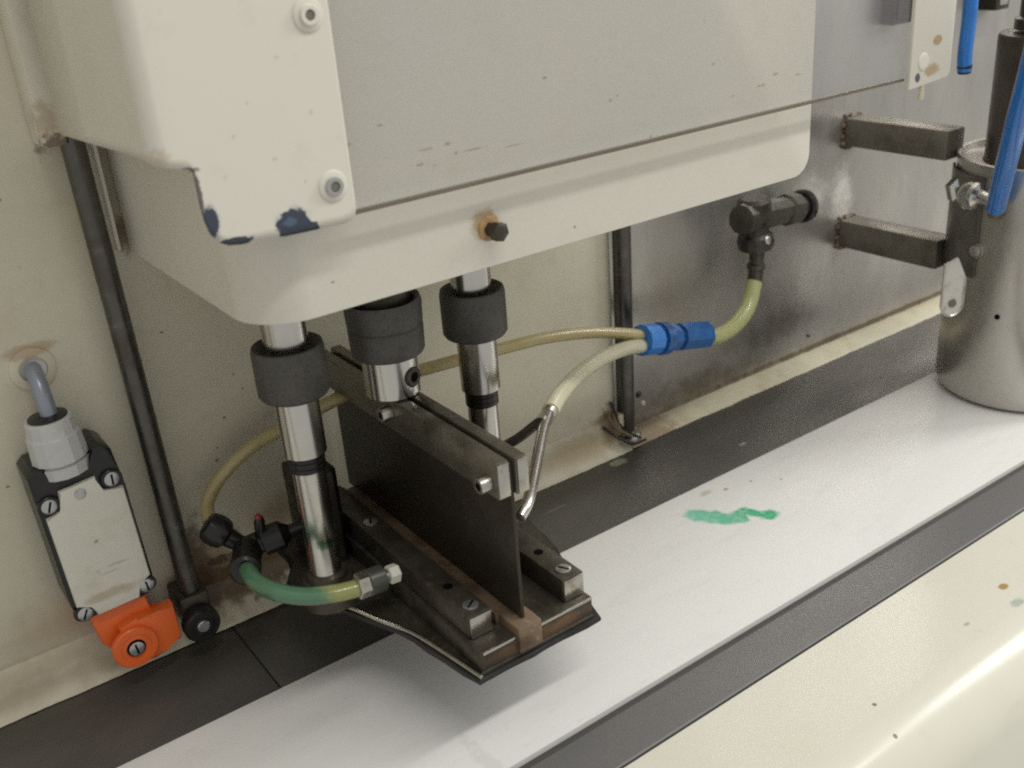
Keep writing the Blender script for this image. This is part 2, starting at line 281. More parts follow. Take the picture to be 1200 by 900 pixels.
def tube(bm, pts, r, n=16, smooth=True, rad=None, k=10):
    P = spline(pts, k) if smooth else [Vector(p) for p in pts]
    rings = []; u = None
    for i, p in enumerate(P):
        t = (P[min(i+1, len(P)-1)] - P[max(i-1, 0)]).normalized()
        if u is None: u = t.orthogonal().normalized()
        else: u = (u - t*u.dot(t)).normalized()
        w = t.cross(u); rr = r if rad is None else rad(i/(len(P)-1))
        rings.append([bm.verts.new(p + (u*math.cos(2*math.pi*j/n)+w*math.sin(2*math.pi*j/n))*rr) for j in range(n)])
    for a, b in zip(rings, rings[1:]):
        for i in range(n): bm.faces.new((a[i], a[(i+1)%n], b[(i+1)%n], b[i]))
    bm.faces.new(list(reversed(rings[0]))); bm.faces.new(rings[-1]); return bm
def extr(bm, poly, a0, a1, axis='y', bev=0.0, seg=2):
    """extrude a closed outline: axis y -> outline in (x,z); axis z -> outline in (x,y); axis x -> outline in (y,z)"""
    def mk(p, a):
        return {'y': (p[0], a, p[1]), 'z': (p[0], p[1], a), 'x': (a, p[0], p[1])}[axis]
    A = [bm.verts.new(mk(p, a0)) for p in poly]; B = [bm.verts.new(mk(p, a1)) for p in poly]
    n = len(poly); fs = [bm.faces.new(A), bm.faces.new(list(reversed(B)))]
    for i in range(n): fs.append(bm.faces.new((A[i], B[i], B[(i+1)%n], A[(i+1)%n])))
    if bev: bmesh.ops.bevel(bm, geom=list(set(fs[0].edges) | set(fs[1].edges)), offset=bev, segments=seg, profile=.5, affect='EDGES', clamp_overlap=True)
    return bm
def BM(): return bmesh.new()
def obj(name, bm, m, parent=None, smooth=True, angle=38, origin=None):
    bmesh.ops.recalc_face_normals(bm, faces=bm.faces)
    me = bpy.data.meshes.new(name)
    xs = [v.co for v in bm.verts]
    o0 = Vector(origin) if origin else (Vector(((min(v.x for v in xs)+max(v.x for v in xs))/2, (min(v.y for v in xs)+max(v.y for v in xs))/2, min(v.z for v in xs))))
    bm.to_mesh(me); bm.free()
    me.transform(Matrix.Translation(-o0))
    if smooth:
        me.shade_smooth(); me.set_sharp_from_angle(angle=math.radians(angle))
    me.materials.append(M[m])
    o = bpy.data.objects.new(name, me); COL.objects.link(o)
    if parent is not None:
        o.parent = parent; o.location = o0 - world_loc(parent)
    else: o.location = o0
    return o
def world_loc(o):
    v = Vector(o.location)
    while o.parent: o = o.parent; v += o.location
    return v
def thing(name, label, cat, loc, group=None):
    o = bpy.data.objects.new(name, None); COL.objects.link(o); o.location = loc; o.empty_display_size = .02
    o['label'] = label; o['category'] = cat
    if group: o['group'] = group
    return o
def tag(o, label, cat, group=None):
    o['label'] = label; o['category'] = cat
    if group: o['group'] = group
    return o
def struct(o): o['kind'] = 'structure'; return o
def screw(parent, p, d, r, h=0.002, slot=True, m='zinc', name='screw', ang=0.5):
    """slotted cheese head with a recessed slot piece"""
    p = Vector(p); d = Vector(d).normalized(); bm = BM()
    lathe(bm, p, p+d, [(-.001, r*.9), (0, r), (h*.7, r), (h, r*.82)], 20)
    s = obj(name, bm, m, parent)
    if slot:
        u, w = frame(d); a = u*math.cos(ang)+w*math.sin(ang); b = d.cross(a); bm = BM()
        c = p + d*(h-.0002)
        q = [c+a*r*.78+b*r*.14, c-a*r*.78+b*r*.14, c-a*r*.78-b*r*.14, c+a*r*.78-b*r*.14]
        A = [bm.verts.new(x) for x in q]; B = [bm.verts.new(x + d*.0004) for x in q]
        bm.faces.new(A); bm.faces.new(B[::-1])
        for i in range(4): bm.faces.new((A[i], B[i], B[(i+1)%4], A[(i+1)%4]))
        obj('slot', bm, 'slot', s, smooth=False)
    return s
def socket(parent, p, d, r, h, m='zinc', name='socket_bolt', hole='slot'):
    p = Vector(p); d = Vector(d).normalized(); bm = BM()
    lathe(bm, p, p+d, [(0, r), (h-.0008, r), (h, r*.9), (h, r*.52), (h-.002, r*.5)], 24, cap=True)
    s = obj(name, bm, m, parent)
    bm = BM(); lathe(bm, p, p+d, [(h-.0019, r*.5), (h-.0005, r*.5)], 6); obj('hex_hole', bm, hole, s)
    return s

# ------------------------------------------------------------------ the setting
# cream back wall: a sheet whose right end is rolled back, with a fillet at the foot
bm = BM()
box(bm, -1.2, .662, 0.0, .03, -.004, .95, bev=.014, seg=6)
struct(obj('back_wall', bm, 'wall', angle=50))
# ragged sealant lip at the foot of the wall and of the steel sheet
def lip(x0, x1, y_back, prof, ragged, seed, step=.004):
    rnd = random.Random(seed); bm = BM(); rows = []; n = int((x1-x0)/step); j = 0
    for i in range(n+1):
        x = x0 + (x1-x0)*i/n; j = j*.75 + rnd.uniform(-1, 1)*ragged
        s = math.sin(x*23)*.3+math.sin(x*61+1)*.2
        rows.append([bm.verts.new((x, y_back - (d + (j + s*ragged) * (k/(len(prof)-1))), z)) for k, (d, z) in enumerate(prof)])
    for a, b in zip(rows, rows[1:]):
        for k in range(len(prof)-1): bm.faces.new((a[k], b[k], b[k+1], a[k+1]))
    return bm
struct(obj('wall_foot_fillet', lip(-1.2, .664, 0.001, [(0, .040), (.0035, .034), (.005, .024), (.0065, .016), (.011, .008), (.015, .0045), (.0175, .0005)], .00035, 3), 'wall', angle=60))
bm = BM(); box(bm, .655, 2.4, .016, .03, -.004, .95); struct(obj('steel_back_sheet', bm, 'stain'))
M['lipcream'] = mat("cream sealant", (0.60, 0.56, 0.42), 0.45, mott=((30, .45, .75, (0.45, .37, .22), .6), (120, .6, .8, (0.25, .17, .08), .5)), blobs=[((.70, 0, .01), (.05, .05, .03), (0.24, 0.14, 0.06), .6, 80, 1.5, .6)], bump=.2)
struct(obj('wall_foot_lip', lip(.660, 2.4, .017, [(0, .0075), (.006, .0074), (.018, .0055), (.027, .0028), (.030, .0004)], .0005, 5), 'lipcream', angle=60))

# dark base plates, the left one butted against the right one with an open joint
bm = BM(); box(bm, -1.2, .1985, -.1205, .03, -.02, -.0003, bev=.0008); struct(obj('base_plate', bm, 'plate'))
bm = BM(); box(bm, .1995, 2.4, -.1205, .03, -.02, 0.0, bev=.0008); struct(obj('base_plate', bm, 'plate'))
# front table sheet: flat, then rolled down along its front
bm = BM(); prof = [(-.3586, -.03), (-.3586, .0016), (-.3592, .0022), (-.40, .0022), (-.434, .0020)]
R0 = .055
for i in range(1, 17):
    a = math.radians(72*i/16); prof.append((-.434 - R0*math.sin(a), .0020 - R0*(1-math.cos(a))))
ly, lz = prof[-1]; prof.append((ly-.03, lz-.10)); prof.append((ly-.04, lz-.5))
X = [-1.2 + 3.6*i/60 for i in range(61)]
rows = [[bm.verts.new((x, y, z)) for y, z in prof] for x in X]
for a, b in zip(rows, rows[1:]):
    for k in range(len(prof)-1): bm.faces.new((a[k], b[k], b[k+1], a[k+1]))
struct(obj('front_table', bm, 'front', angle=16))

# ------------------------------------------------------------------ strip and edge rail
bm = BM(); box(bm, -1.2, 2.4, -.3068, -.1212, -.015, .0015, bev=.0006)
tag(obj('slide_strip', bm, 'strip'), "long white plastic slide strip with a green smear, running under the press foot", "slide strip")
rail = thing('edge_rail', "grey flat metal edge rail between the white strip and the cream table", "rail", (.6, -.332, -.02))
bm = BM(); extr(bm, [(-.3570, -.02), (-.3570, .0022), (-.3560, .0032), (-.3180, .0032), (-.3172, .0026), (-.3172, -.02)], -1.2, 2.4, 'x'); obj('rail_top', bm, 'rail', rail, angle=20)
bm = BM(); extr(bm, [(-.3168, -.02), (-.3168, .0018), (-.3150, .0022), (-.3092, -.0020), (-.3074, -.0030), (-.3074, -.02)], -1.2, 2.4, 'x'); obj('rail_inner_edge', bm, 'raildark', rail, angle=20)

# ------------------------------------------------------------------ machine head
head = thing('machine_head', "large cream sheet metal machine head hanging over the press posts", "machine head", (.43, -.12, .343))
bm = BM(); out = [(.190, .3415)]
for i in range(0, 9):
    a = math.radians(-90 + 90*i/8); out.append((.657 - .017 + .017*math.cos(a), .3415 + .017 + .017*math.sin(a)))
out += [(.657, .95), (.190, .95)]
extr(bm, out, -.245, -.010, 'y'); bm.edges.ensure_lookup_table()
ve = [e for e in bm.edges if all(abs(v.co.x-.190) < 1e-5 and abs(v.co.y+.245) < 1e-5 for v in e.verts)]
bmesh.ops.bevel(bm, geom=ve, offset=.036, segments=10, profile=.5, affect='EDGES')
be = [e for e in bm.edges if e.calc_length() > 1e-4 and sum(1 for f in e.link_faces if abs(f.normal.y) < .5 and f.normal.z < -.9) == 1 or (len(e.link_faces) == 2 and all(abs(v.co.y+.245) < 1e-5 and v.co.x > .64 for v in e.verts))]
bmesh.ops.bevel(bm, geom=be, offset=.0035, segments=3, profile=.5, affect='EDGES', clamp_overlap=True)
obj('housing', bm, 'cream', head, angle=50)
bm = BM(); box(bm, .1785, .1815, -.020, -.001, .346, .95, bev=.001); obj('rear_flange', bm, 'cream', head)
bm = BM(); lathe(bm, (.351, -.2445, .367), (.351, -1, .367), [(0, .0085), (.0012, .0080), (.0016, .006), (.0016, .003)], 24); w = obj('washer', bm, 'rust' if 'rust' in M else 'copper', head)
bm = BM(); lathe(bm, (.3515, -.2455, .3665), (.3535, -.262, .3655), [(0, .0048), (.006, .0048), (.0072, .004)], 6); s = obj('stud', bm, 'darksteel', head)
bm = BM(); lathe(bm, (.3525, -.251, .366), (.3535, -.262, .3655), [(0, .0065), (.005, .0065), (.006, .005)], 6); obj('nut', bm, 'darksteel', head)

# ------------------------------------------------------------------ guard with its window
guard = thing('safety_guard', "cream metal guard with chipped corner and clear window in front of the head", "guard", (.45, -.262, .40))
# corner plate: folded sheet, the side running back to the rear, the front with a stepped foot
bm = BM(); cols = []; ZT = .95
def col(x, y, zb): cols.append([bm.verts.new((x, y, zb + (ZT-zb)*t)) for t in (0, .01, .03, .3, 1)])
for y, zb in ((-.082, .4425), (-.15, .4455), (-.22, .449), (-.252, .4495)): col(.148, y, zb)
R1 = .0075
for i in range(0, 9):
    a = math.radians(90*i/8); col(.148 + R1 - R1*math.cos(a), -.2545 - R1*math.sin(a), .4495 - .004*i/8)
for x, zb in ((.164, .4435), (.1665, .441), (.1667, .424), (.1672, .416), (.1690, .4085), (.1725, .4035), (.177, .401), (.183, .4), (.21, .3985), (.244, .3975), (.2485, .3985), (.2515, .4015), (.2525, .406)): col(x, -.262, zb)
for a, b in zip(cols, cols[1:]):
    for k in range(4): bm.faces.new((a[k], b[k], b[k+1], a[k+1]))
o = obj('corner_plate', bm, 'guard', guard, angle=40)
md = o.modifiers.new('thickness', 'SOLIDIFY'); md.thickness = .0022; md.offset = 0
# right end strip
bm = BM(); extr(bm, [(.752, .393), (.752, .95), (.806, .95), (.806, .400), (.803, .3965)], -.2640, -.2605, 'y', bev=.0005); obj('end_strip', bm, 'guard', guard)
# window
bm = BM(); box(bm, .232, .7515, -.2590, -.2555, .4022, .95); obj('window_pane', bm, 'window', guard, smooth=False)
bm = BM(); box(bm, .232, .7515, -.2592, -.2553, .3998, .4020); obj('window_edge', bm, 'windowedge', guard, smooth=False)
for (x, z) in ((.2405, .4195), (.2405, .508)):
    bm = BM(); lathe(bm, (x, -.2628, z), (x, -1, z), [(0, .0088), (.0012, .0082), (.0016, .0066)], 28); w = obj('washer', bm, 'guard', guard)
    socket(guard, (x, -.2640, z), (0, -1, 0), .0054, .0022, m='guard' if z > .45 else 'zinc', name='guard_bolt', hole='painthole')
bm = BM(); lathe(bm, (.768, -.2638, .413), (.768, -1, .413), [(0, .0072), (.001, .0066), (.0014, .005), (.0012, .002)], 24); obj('painted_screw', bm, 'guard', guard)
bm = BM(); tube(bm, [(.7705, -.2625, .397), (.771, -.2628, .390), (.7705, -.2628, .383)], .002, 8, rad=lambda t: .0014+.0012*t); obj('paint_drip', bm, 'hosepale', guard)

# ------------------------------------------------------------------ left vertical guide
bm = BM(); box(bm, .1445, .1605, -.034, -.0015, .428, .95, bev=.0015)
M['channel'] = mat("worn pale channel paint", (0.74, 0.69, 0.58), 0.4, mott=((60, .5, .8, (.6, .5, .38), .4),), blobs=[((.153, -.034, .429), (.012, .03, .010), (0.10, 0.06, 0.025), .85, 260, 1.8, .5), ((.15, -.034, .445), (.012, .03, .018), (0.36, 0.24, 0.10), .5, 150, 1.8, .7), ((.1605, -.034, .50), (.0015, .02, .12), (0.08, .06, .04), .8, 100, 1.0, .5)], bump=.2)  # last blob: dark line down the channel's right edge
tag(obj('guide_channel', bm, 'channel'), "narrow cream metal channel above the dark guide rod, left of the guard", "channel")
g = thing('guide_rod', "long dark steel rod on the left wall ending in a black roller", "guide rod", (.168, -.026, .02))
bm = BM(); cyl(bm, (.1705, -.024, .036), (.1640, -.024, .5), .0082, 24); obj('rod', bm, 'rod', g)
bm = BM(); box(bm, .157, .182, -.036, -.0015, .030, .058, bev=.003); obj('rod_end_block', bm, 'darksteel', g)
bm = BM(); lathe(bm, (.1685, -.036, .0345), (.1685, -1, .0345), [(0, .0135), (.002, .0152), (.010, .0152), (.0125, .0135), (.0125, .0095), (.0112, .009)], 32); r = obj('roller', bm, 'black', g)
bm = BM(); lathe(bm, (.1685, -.0468, .0345), (.1685, -1, .0345), [(0, .0052), (.002, .0052), (.0026, .0045)], 20); obj('axle_end', bm, 'zinc', r)

# right dark rod at the corner of the wall
g = thing('corner_rod', "dark round rod standing where the cream wall meets the steel sheet", "rod", (.668, -.004, .014))
bm = BM(); cyl(bm, (.6645, -.006, .02), (.6690, -.006, .6), .0096, 24); obj('rod', bm, 'rod', g)
bm = BM(); lathe(bm, (.6665, -.006, .012), (.6665, -.006, 1), [(0, .0155), (.003, .0150), (.006, .0105), (.010, .0098)], 24); obj('rod_foot', bm, 'brite', g)
bm = BM(); box(bm, .650, .657, -.012, .0, .022, .046, bev=.002); obj('clip', bm, 'lipcream', g)
bm = BM(); tube(bm, [(.640, -.004, .048), (.643, -.010, .036), (.652, -.014, .026), (.662, -.018, .018)], .0022, 8); obj('wire_end', bm, 'copper', g)
for q in ([(.646, -.003, .060), (.650, -.008, .044), (.655, -.013, .028), (.672, -.020, .014)], [(.634, -.003, .034), (.645, -.014, .022), (.660, -.022, .012), (.680, -.020, .009)]):
    bm = BM(); tube(bm, q, .0016, 8); obj('wire_end', bm, 'black', g)
for (x, z, r) in ((.703, .044, .0042), (.709, .031, .0034), (.872, .098, .0042), (.960, .207, .0045), (.99, .03, .002)):
    bm = BM(); lathe(bm, (x, .0162, z), (x, -1, z), [(0, r), (.001, r*.9), (.0025, r*.6)], 16)
    o = obj('panel_rivet', bm, 'darksteel' if z != .031 else 'cover')
    tag(o, {.044: "small dark rivet just right of the corner rod foot", .031: "pale little rivet below the dark one by the corner rod", .098: "dark rivet on steel sheet under the lime hose bend", .207: "dark rivet on steel sheet right of the wall elbow", .03: "tiny rivet low on the steel sheet near the can"}[z], "rivet", "rivets on the steel sheet")

# ------------------------------------------------------------------ press
press = thing('sealing_press', "steel press with two chrome posts, central ram and dark bladed foot over the strip", "press", (.325, -.15, .065))
YP = -.135
for i, px_ in enumerate((.2475, .4025)):
    bm = BM(); lathe(bm, (px_, YP, .096), (px_, YP, 1), [(0, .0124), (.100, .0124), (.100, .0118), (.102, .0118), (.102, .0160), (.2465, .0160), (.248, .0155)], 40)
    # lower shaft, then wider upper shaft into the head
    bm.free(); bm = BM()
    lathe(bm, (px_, YP, .096), (px_, YP, 1), [(0, .0122), (.30, .0122)], 40); post = obj('post', bm, 'chrome', press)
    bm = BM(); lathe(bm, (px_, YP, 0), (px_, YP, 1), [(.2015, .0140), (.2025, .0158), (.249, .0158), (.2495, .015)], 40); obj('sleeve', bm, 'chrome', post)
    bm = BM(); lathe(bm, (px_, YP, 0), (px_, YP, 1), [(.288, .0158), (.36, .0158)], 40); obj('upper_shaft', bm, 'chrome', post)
    bm = BM(); lathe(bm, (px_, YP, 0), (px_, YP, 1), [(.247, .0190), (.2495, .0240), (.252, .0256), (.283, .0256), (.2865, .0248), (.2872, .0235), (.2835, .0205), (.2800, .0168), (.28, .005)], 48); obj('collar', bm, 'knurl', post)
    bm = BM(); lathe(bm, (px_, YP, 0), (px_, YP, 1), [(.1885, .0125), (.1890, .0134), (.1925, .0134), (.1930, .0128), (.1935, .0134), (.1970, .0134), (.1975, .0128), (.1980, .0134), (.2005, .0134), (.201, .0125)], 36); obj('seal_ring', bm, 'black', post)
    bm = BM(); lathe(bm, (px_, YP, .0737), (px_, YP, 1), [(0, .0235), (.012, .0225), (.014, .0205), (.0180, .0200), (.0195, .0190), (.0200, .016), (.0245, .0155), (.0255, .0125)], 36); obj('flange', bm, 'foot', post)
XR = .325
bm = BM(); lathe(bm, (XR, YP, 0), (XR, YP, 1), [(.2250, .0195), (.2260, .0210), (.262, .0210)], 48); ram = obj('ram', bm, 'chrome', press)
bm = BM(); lathe(bm, (XR, YP, 0), (XR, YP, 1), [(.2570, .0205), (.2575, .0262), (.2595, .0275), (.278, .0280), (.2795, .0270), (.2805, .0280), (.296, .0288), (.300, .0275), (.298, .0235), (.292, .0225), (.292, .004)], 48); obj('ram_collar', bm, 'knurl', ram)
bm = BM(); lathe(bm, (XR, YP, 0), (XR, YP, 1), [(.290, .021), (.36, .021)], 36); obj('ram_shaft', bm, 'darksteel', ram)
socket(ram, (.3320, -.1540, .2405), (.33, -.95, 0), .0078, .0022, m='darksteel')
# clamp bars either side of the blade
bm = BM(); box(bm, .3162, .3262, -.2825, -.018, .197, .2245, bev=.0012); bl = obj('clamp_bar', bm, 'clampsteel', press)
bm = BM(); box(bm, .3298, .3392, -.2845, -.018, .197, .2250, bev=.0012); br = obj('clamp_bar', bm, 'clampsteel', press)
bm = BM(); box(bm, .3165, .3253, -.2840, -.2826, .1985, .2235, bev=.0005); obj('end_face', bm, 'brite', bl)
bm = BM(); box(bm, .3308, .3390, -.2860, -.2846, .1985, .2240, bev=.0005); obj('end_face', bm, 'brite', br)
for yy in (-.272, -.142): socket(bl, (.3159, yy, .2070 if yy < -.2 else .2125), (-1, 0, 0), .0058, .0085, m='brite')
bm = BM(); box(bm, .3265, .3295, -.2815, -.020, .095, .2215, bev=.0006); obj('blade', bm, 'blade', press)
# foot
LX = [(.2865, -.2868), (.2755, -.215), (.2535, -.153), (.238, -.134), (.2285, -.116), (.232, -.09), (.246, -.07), (.248, -.03)]
RX = [(.430, -.030), (.430, -.125), (.420, -.195), (.400, -.245), (.3860, -.2868)]
bm = BM(); box(bm, .2868, .3858, -.2868, -.030, .0738, .0895, bev=.0009); foot = obj('foot_block', bm, 'foot', press)
bm = BM(); extr(bm, LX + RX, .0705, .0736, 'z', bev=.0006); obj('flare_plate', bm, 'foot', press)
rnd = random.Random(4)
def jig(p, s): return (p[0]+rnd.uniform(-s, s), p[1]+rnd.uniform(-s, s))
poly = []
pad0 = [(.2830, -.2892), (.272, -.217), (.250, -.154), (.2355, -.135), (.226, -.116), (.2295, -.089), (.243, -.069), (.245, -.028), (.433, -.028), (.433, -.125), (.424, -.195), (.404, -.246), (.3915, -.2892)]
pts = pad0 + [pad0[0]]
for a, b in zip(pts, pts[1:]):
    n = 9 if a[1] < -.28 and b[1] < -.28 else 4
    for k in range(n):
        t = k/n; q = (a[0]+(b[0]-a[0])*t, a[1]+(b[1]-a[1])*t); poly.append(jig(q, .0014) if k else q)
bm = BM(); extr(bm, poly, .0660, .0703, 'z', bev=.0012); obj('rubber_pad', bm, 'rubber', press)
bm = BM(); tube(bm, [(.2850, -.2885, .0725), (.2800, -.252, .0722), (.2735, -.215, .0722), (.2620, -.184, .0722), (.2515, -.154, .0722), (.240, -.138, .0722)], .0016, 8); obj('foot_trim', bm, 'brite', foot)
bm = BM(); box(bm, .289, .3165, -.2878, -.2869, .0875, .0899, bev=.0003); box(bm, .3385, .3850, -.2878, -.2869, .0875, .0899, bev=.0003); obj('worn_edge', bm, 'brite', foot)
for (x0, x1, yf) in ((.2900, .3095, -.2700), (.3655, .3850, -.2790)):
    bm = BM(); box(bm, x0, x1, yf, -.040, .0897, .1085, bev=.0012); rl = obj('foot_rail', bm, 'foot', foot)
    bm = BM(); box(bm, x0+.001, x1-.001, yf-.0012, yf-.0001, .0905, .1075, bev=.0004); obj('rail_end', bm, 'brite', rl)
    xc = (x0+x1)/2
    for yy in (yf+.011, yf+.157): screw(rl, (xc, yy, .1084), (0, 0, 1), .0058, .0016, ang=random.uniform(0, 3))
    bm = BM(); lathe(bm, (xc, yf+.041, .1078), (xc, yf+.041, 1), [(0, .0037), (.0010, .0037)], 16); obj('bolt_hole', bm, 'slot', rl)
bm = BM(); box(bm, .3175, .3375, -.2905, -.030, .0760, .0965, bev=.0012); obj('copper_insert', bm, 'copper', press)
bm = BM(); box(bm, .3135, .3172, -.268, -.030, .0896, .0990, bev=.0006); obj('copper_edge', bm, 'copper', press)
# raised boss behind the left post
bm = BM(); extr(bm, [(.2560, -.092), (.2560, -.055), (.2860, -.055), (.2860, -.092), (.280, -.099), (.260, -.099)], .0738, .158, 'z', bev=.003); obj('post_boss', bm, 'darksteel', press)
bm = BM(); extr(bm, [(.388, -.092), (.388, -.055), (.415, -.055), (.415, -.092), (.410, -.099), (.393, -.099)], .0738, .150, 'z', bev=.003); obj('post_boss', bm, 'darksteel', press)
# branch pipe on the right of the clamp bars
yj = (0.4195, -0.2, 0.1906)
pipe = None
bm = BM(); tube(bm, [(0.4208, -0.2, 0.196), (0.4033, -0.215, 0.1924), (0.3784, -0.24, 0.1865), (0.354, -0.265, 0.1823), (0.3427, -0.275, 0.1798), (0.333, -0.28, 0.1767)], .0042, 14); pipe = obj('branch_pipe', bm, 'chrome', press)
bm = BM(); tube(bm, [(0.4156, -0.2, 0.1934), (0.409, -0.195, 0.1866), (0.399, -0.185, 0.1753), (0.3881, -0.17, 0.1637)], .0040, 14); obj('rear_branch', bm, 'rod', pipe)
bm = BM(); tube(bm, [(0.4078, -0.207, 0.1929), (0.4189, -0.2, 0.1937), (0.4256, -0.197, 0.1969)], .0058, 14, rad=lambda t: .0064-.0012*t); obj('junction', bm, 'brite', pipe)

# ------------------------------------------------------------------ limit switch on the left wall
sw = thing('limit_switch', "off white limit switch with black corners and orange lever screwed to the left wall", "limit switch", (.108, -.02, .08))
T = Matrix.Translation((.1085, 0, .1405)) @ Matrix.Rotation(math.radians(-1.8), 4, 'Y') @ Matrix.Diagonal((1.03, 1, .89, 1))   # local: x right, z up
def SW(bm):
    for v in bm.verts: v.co = T @ v.co
    return bm
bm = BM(); extr(bm, [(-.030, -.052), (-.030, .073), (-.025, .078), (-.018, .078), (-.014, .062), (.012, .066), (.015, .082), (.022, .082), (.0285, .075), (.031, .040), (.031, -.066), (.024, -.070), (-.022, -.070), (-.028, -.066)], -.040, -.001, 'y', bev=.0018)
obj('switch_body', SW(bm), 'black', sw)
bm = BM(); extr(bm, [(-.0270, -.052), (-.0270, .036), (-.0160, .039), (-.0140, .056), (.0120, .058), (.0140, .043), (.0285, .041), (.0285, -.050), (.0185, -.054), (.0170, -.067), (-.0150, -.067), (-.0165, -.056)], -.0445, -.0395, 'y', bev=.0010, seg=3)
obj('cover_plate', SW(bm), 'cover', sw)
def swp(x, y, z): return T @ Vector((x, y, z))
for (x, z) in ((-.0225, .047), (.0225, .051), (-.0230, -.061), (.0240, -.059)):
    bm = BM(); lathe(bm, (x, -.0395, z), (x, -1, z), [(0, .0078), (.003, .0078), (.0035, .0072)], 24); obj('screw_seat', SW(bm), 'black', sw)
    screw(sw, swp(x, -.0425, z), T.to_3x3() @ Vector((0, -1, 0)), .0056, .0022, ang=random.uniform(.3, 1.2))
screw(sw, swp(-.001, -.0442, .049), (0, -1, 0), .0042, .0012, slot=False, name='cover_rivet')
bm = BM(); lathe(bm, (-.0035, -.028, .066), (-.0035, -.028, 1), [(0, .0185), (.009, .0190), (.0100, .0175), (.0105, .0165), (.012, .0165), (.013, .0195), (.034, .0185), (.036, .0172), (.047, .0165), (.049, .0155), (.049, .0120), (.045, .0100)], 14, start=.2)
gl = obj('cable_gland', SW(bm), 'greyplas', sw, angle=25)
bm = BM(); lathe(bm, (-.0035, -.028, .1130), (-.0035, -.028, 1), [(0, .0140), (.0030, .0135), (.0036, .0115)], 24); obj('gland_seal', SW(bm), 'black', gl)
# orange lever head
bm = BM(); extr(bm, [(0.0887, 0.078), (0.1331, 0.0764), (0.1364, 0.0539), (0.1293, 0.0406), (0.1033, 0.0356), (0.0938, 0.0466)], -.037, -.008, 'y', bev=.0025)
lv = obj('lever_head', bm, 'orange', sw)
c = (0.1142, -0.052, 0.0422)
bm = BM(); lathe(bm, (c[0], -.045, c[2]), (c[0], -1, c[2]), [(0, .0178), (.004, .0178), (.0052, .0168), (.0052, .0120), (.0042, .0115), (.0042, .0085), (.0046, .0075)], 40); hub = obj('lever_hub', bm, 'orange', sw)
bm = BM(); extr(bm, [(0.1065, 0.0611), (0.1209, 0.0653), (0.1379, 0.0617), (0.1502, 0.0639), (0.1511, 0.0312), (0.1376, 0.028), (0.1264, 0.0219), (0.1114, 0.0232)], -.0455, -.033, 'y', bev=.0022); obj('lever_arm', bm, 'orange', sw)
bm = BM(); lathe(bm, (c[0], -.0493, c[2]), (c[0], -1, c[2]), [(0, .0076), (.0012, .0072)], 24); obj('hub_washer', bm, 'slot', hub)
screw(sw, (c[0], -.0502, c[2]), (0, -1, 0), .0060, .0016, name='hub_screw', ang=.9)
# armoured cable and its wall grommet
gr = thing('wall_grommet', "round painted grommet in the wall above the limit switch", "grommet", (.105, 0, .265))
bm = BM(); lathe(bm, (.105, .0005, .271), (.105, -1, .271), [(0, .0165), (.0025, .0160), (.0032, .0145), (.0032, .0100), (.0018, .0095)], 36); obj('flange_ring', bm, 'wall', gr)
bm = BM(); lathe(bm, (.105, -.0010, .270), (.105, -1, .270), [(0, .0088), (.002, .0088), (.002, .0075)], 24); obj('inner_ring', bm, 'zinc', gr)
bm = BM(); tube(bm, [(.1045, .001, .2715), (.1040, -.012, .2685), (.1035, -.022, .257), (.1035, -.0265, .240)], .0062, 16)
tag(obj('switch_cable', bm, 'greycable' if 'greycable' in M else 'zinc'), "short grey cable from the wall grommet into the limit switch gland", "cable")

# ------------------------------------------------------------------ left valve and hoses
v = thing('black_valve', "small black valve cluster with tiny red lever on the wall left of the post", "valve", (.21, -.05, .07))
K = (0.195, -0.06, 0.1193); B0 = (0.2107, -0.07, 0.1028); B1 = (0.2442, -0.08, 0.109); E0 = (0.1975, -0.1, 0.1065)
K, B0, B1, E0 = map(Vector, (K, B0, B1, E0))
bm = BM(); lathe(bm, K+(B0-K)*-.35, B0, [(-.005, .007), (-.003, .0110), (.002, .0128), (.008, .0130), (.013, .0115), (.016, .008), (.026, .0068)], 18); obj('knob', bm, 'black', v, angle=25)
bm = BM(); d = (B1-B0).normalized(); L0 = (B1-B0).length; lathe(bm, B0-d*.003, B1, [(0, .0075), (.001, .0100), (.012, .0100), (.013, .0085), (.015, .0085), (.016, .0120), (L0-.004, .0120), (L0-.002, .0095), (L0+.003, .0055), (L0+.022, .0050)], 12); obj('body', bm, 'black', v, angle=25)
bm = BM(); tube(bm, [B0, (B0+E0)/2, E0], .0095, 14, rad=lambda t: .0095+.0022*math.sin(t*9)**2); obj('elbow', bm, 'black', v)
bm = BM(); lathe(bm, E0, E0+(E0-B0), [(-.004, .0095), (-.002, .0122), (.007, .0122), (.009, .010)], 16); obj('hose_nut', bm, 'black', v)
R_ = Vector((0.2214, -0.075, 0.1245))
bm = BM(); lathe(bm, R_-V(0, 0, .012), R_+V(.002, 0, .006), [(0, .0040), (.012, .0045), (.0165, .0030)], 12); lev = obj('lever', bm, 'black', v)
bm = BM(); lathe(bm, R_+V(.000, 0, .003), R_+V(.006, 0, .009), [(0, .0032), (.003, .0030), (.004, .002)], 10); obj('lever_tip', bm, 'red', lev)
bm = BM(); tube(bm, [(0.1953, -0.11, 0.1096), (0.1923, -0.135, 0.1134), (0.1984, -0.16, 0.1149), (0.2144, -0.175, 0.1117), (0.2332, -0.185, 0.111), (0.2507, -0.19, 0.1105)], .0066, 16)
tag(obj('drain_hose', bm, 'fluid'), "short green stained clear hose from the black valve to the foot fitting", "hose")
ft = thing('foot_fitting', "grey hose fitting with white cap on the left side of the press foot", "fitting", (.265, -.19, .09))
F0 = Vector((0.2467, -0.19, 0.1124)); F1 = Vector((0.285, -0.19, 0.1094)); d = (F1-F0).normalized()
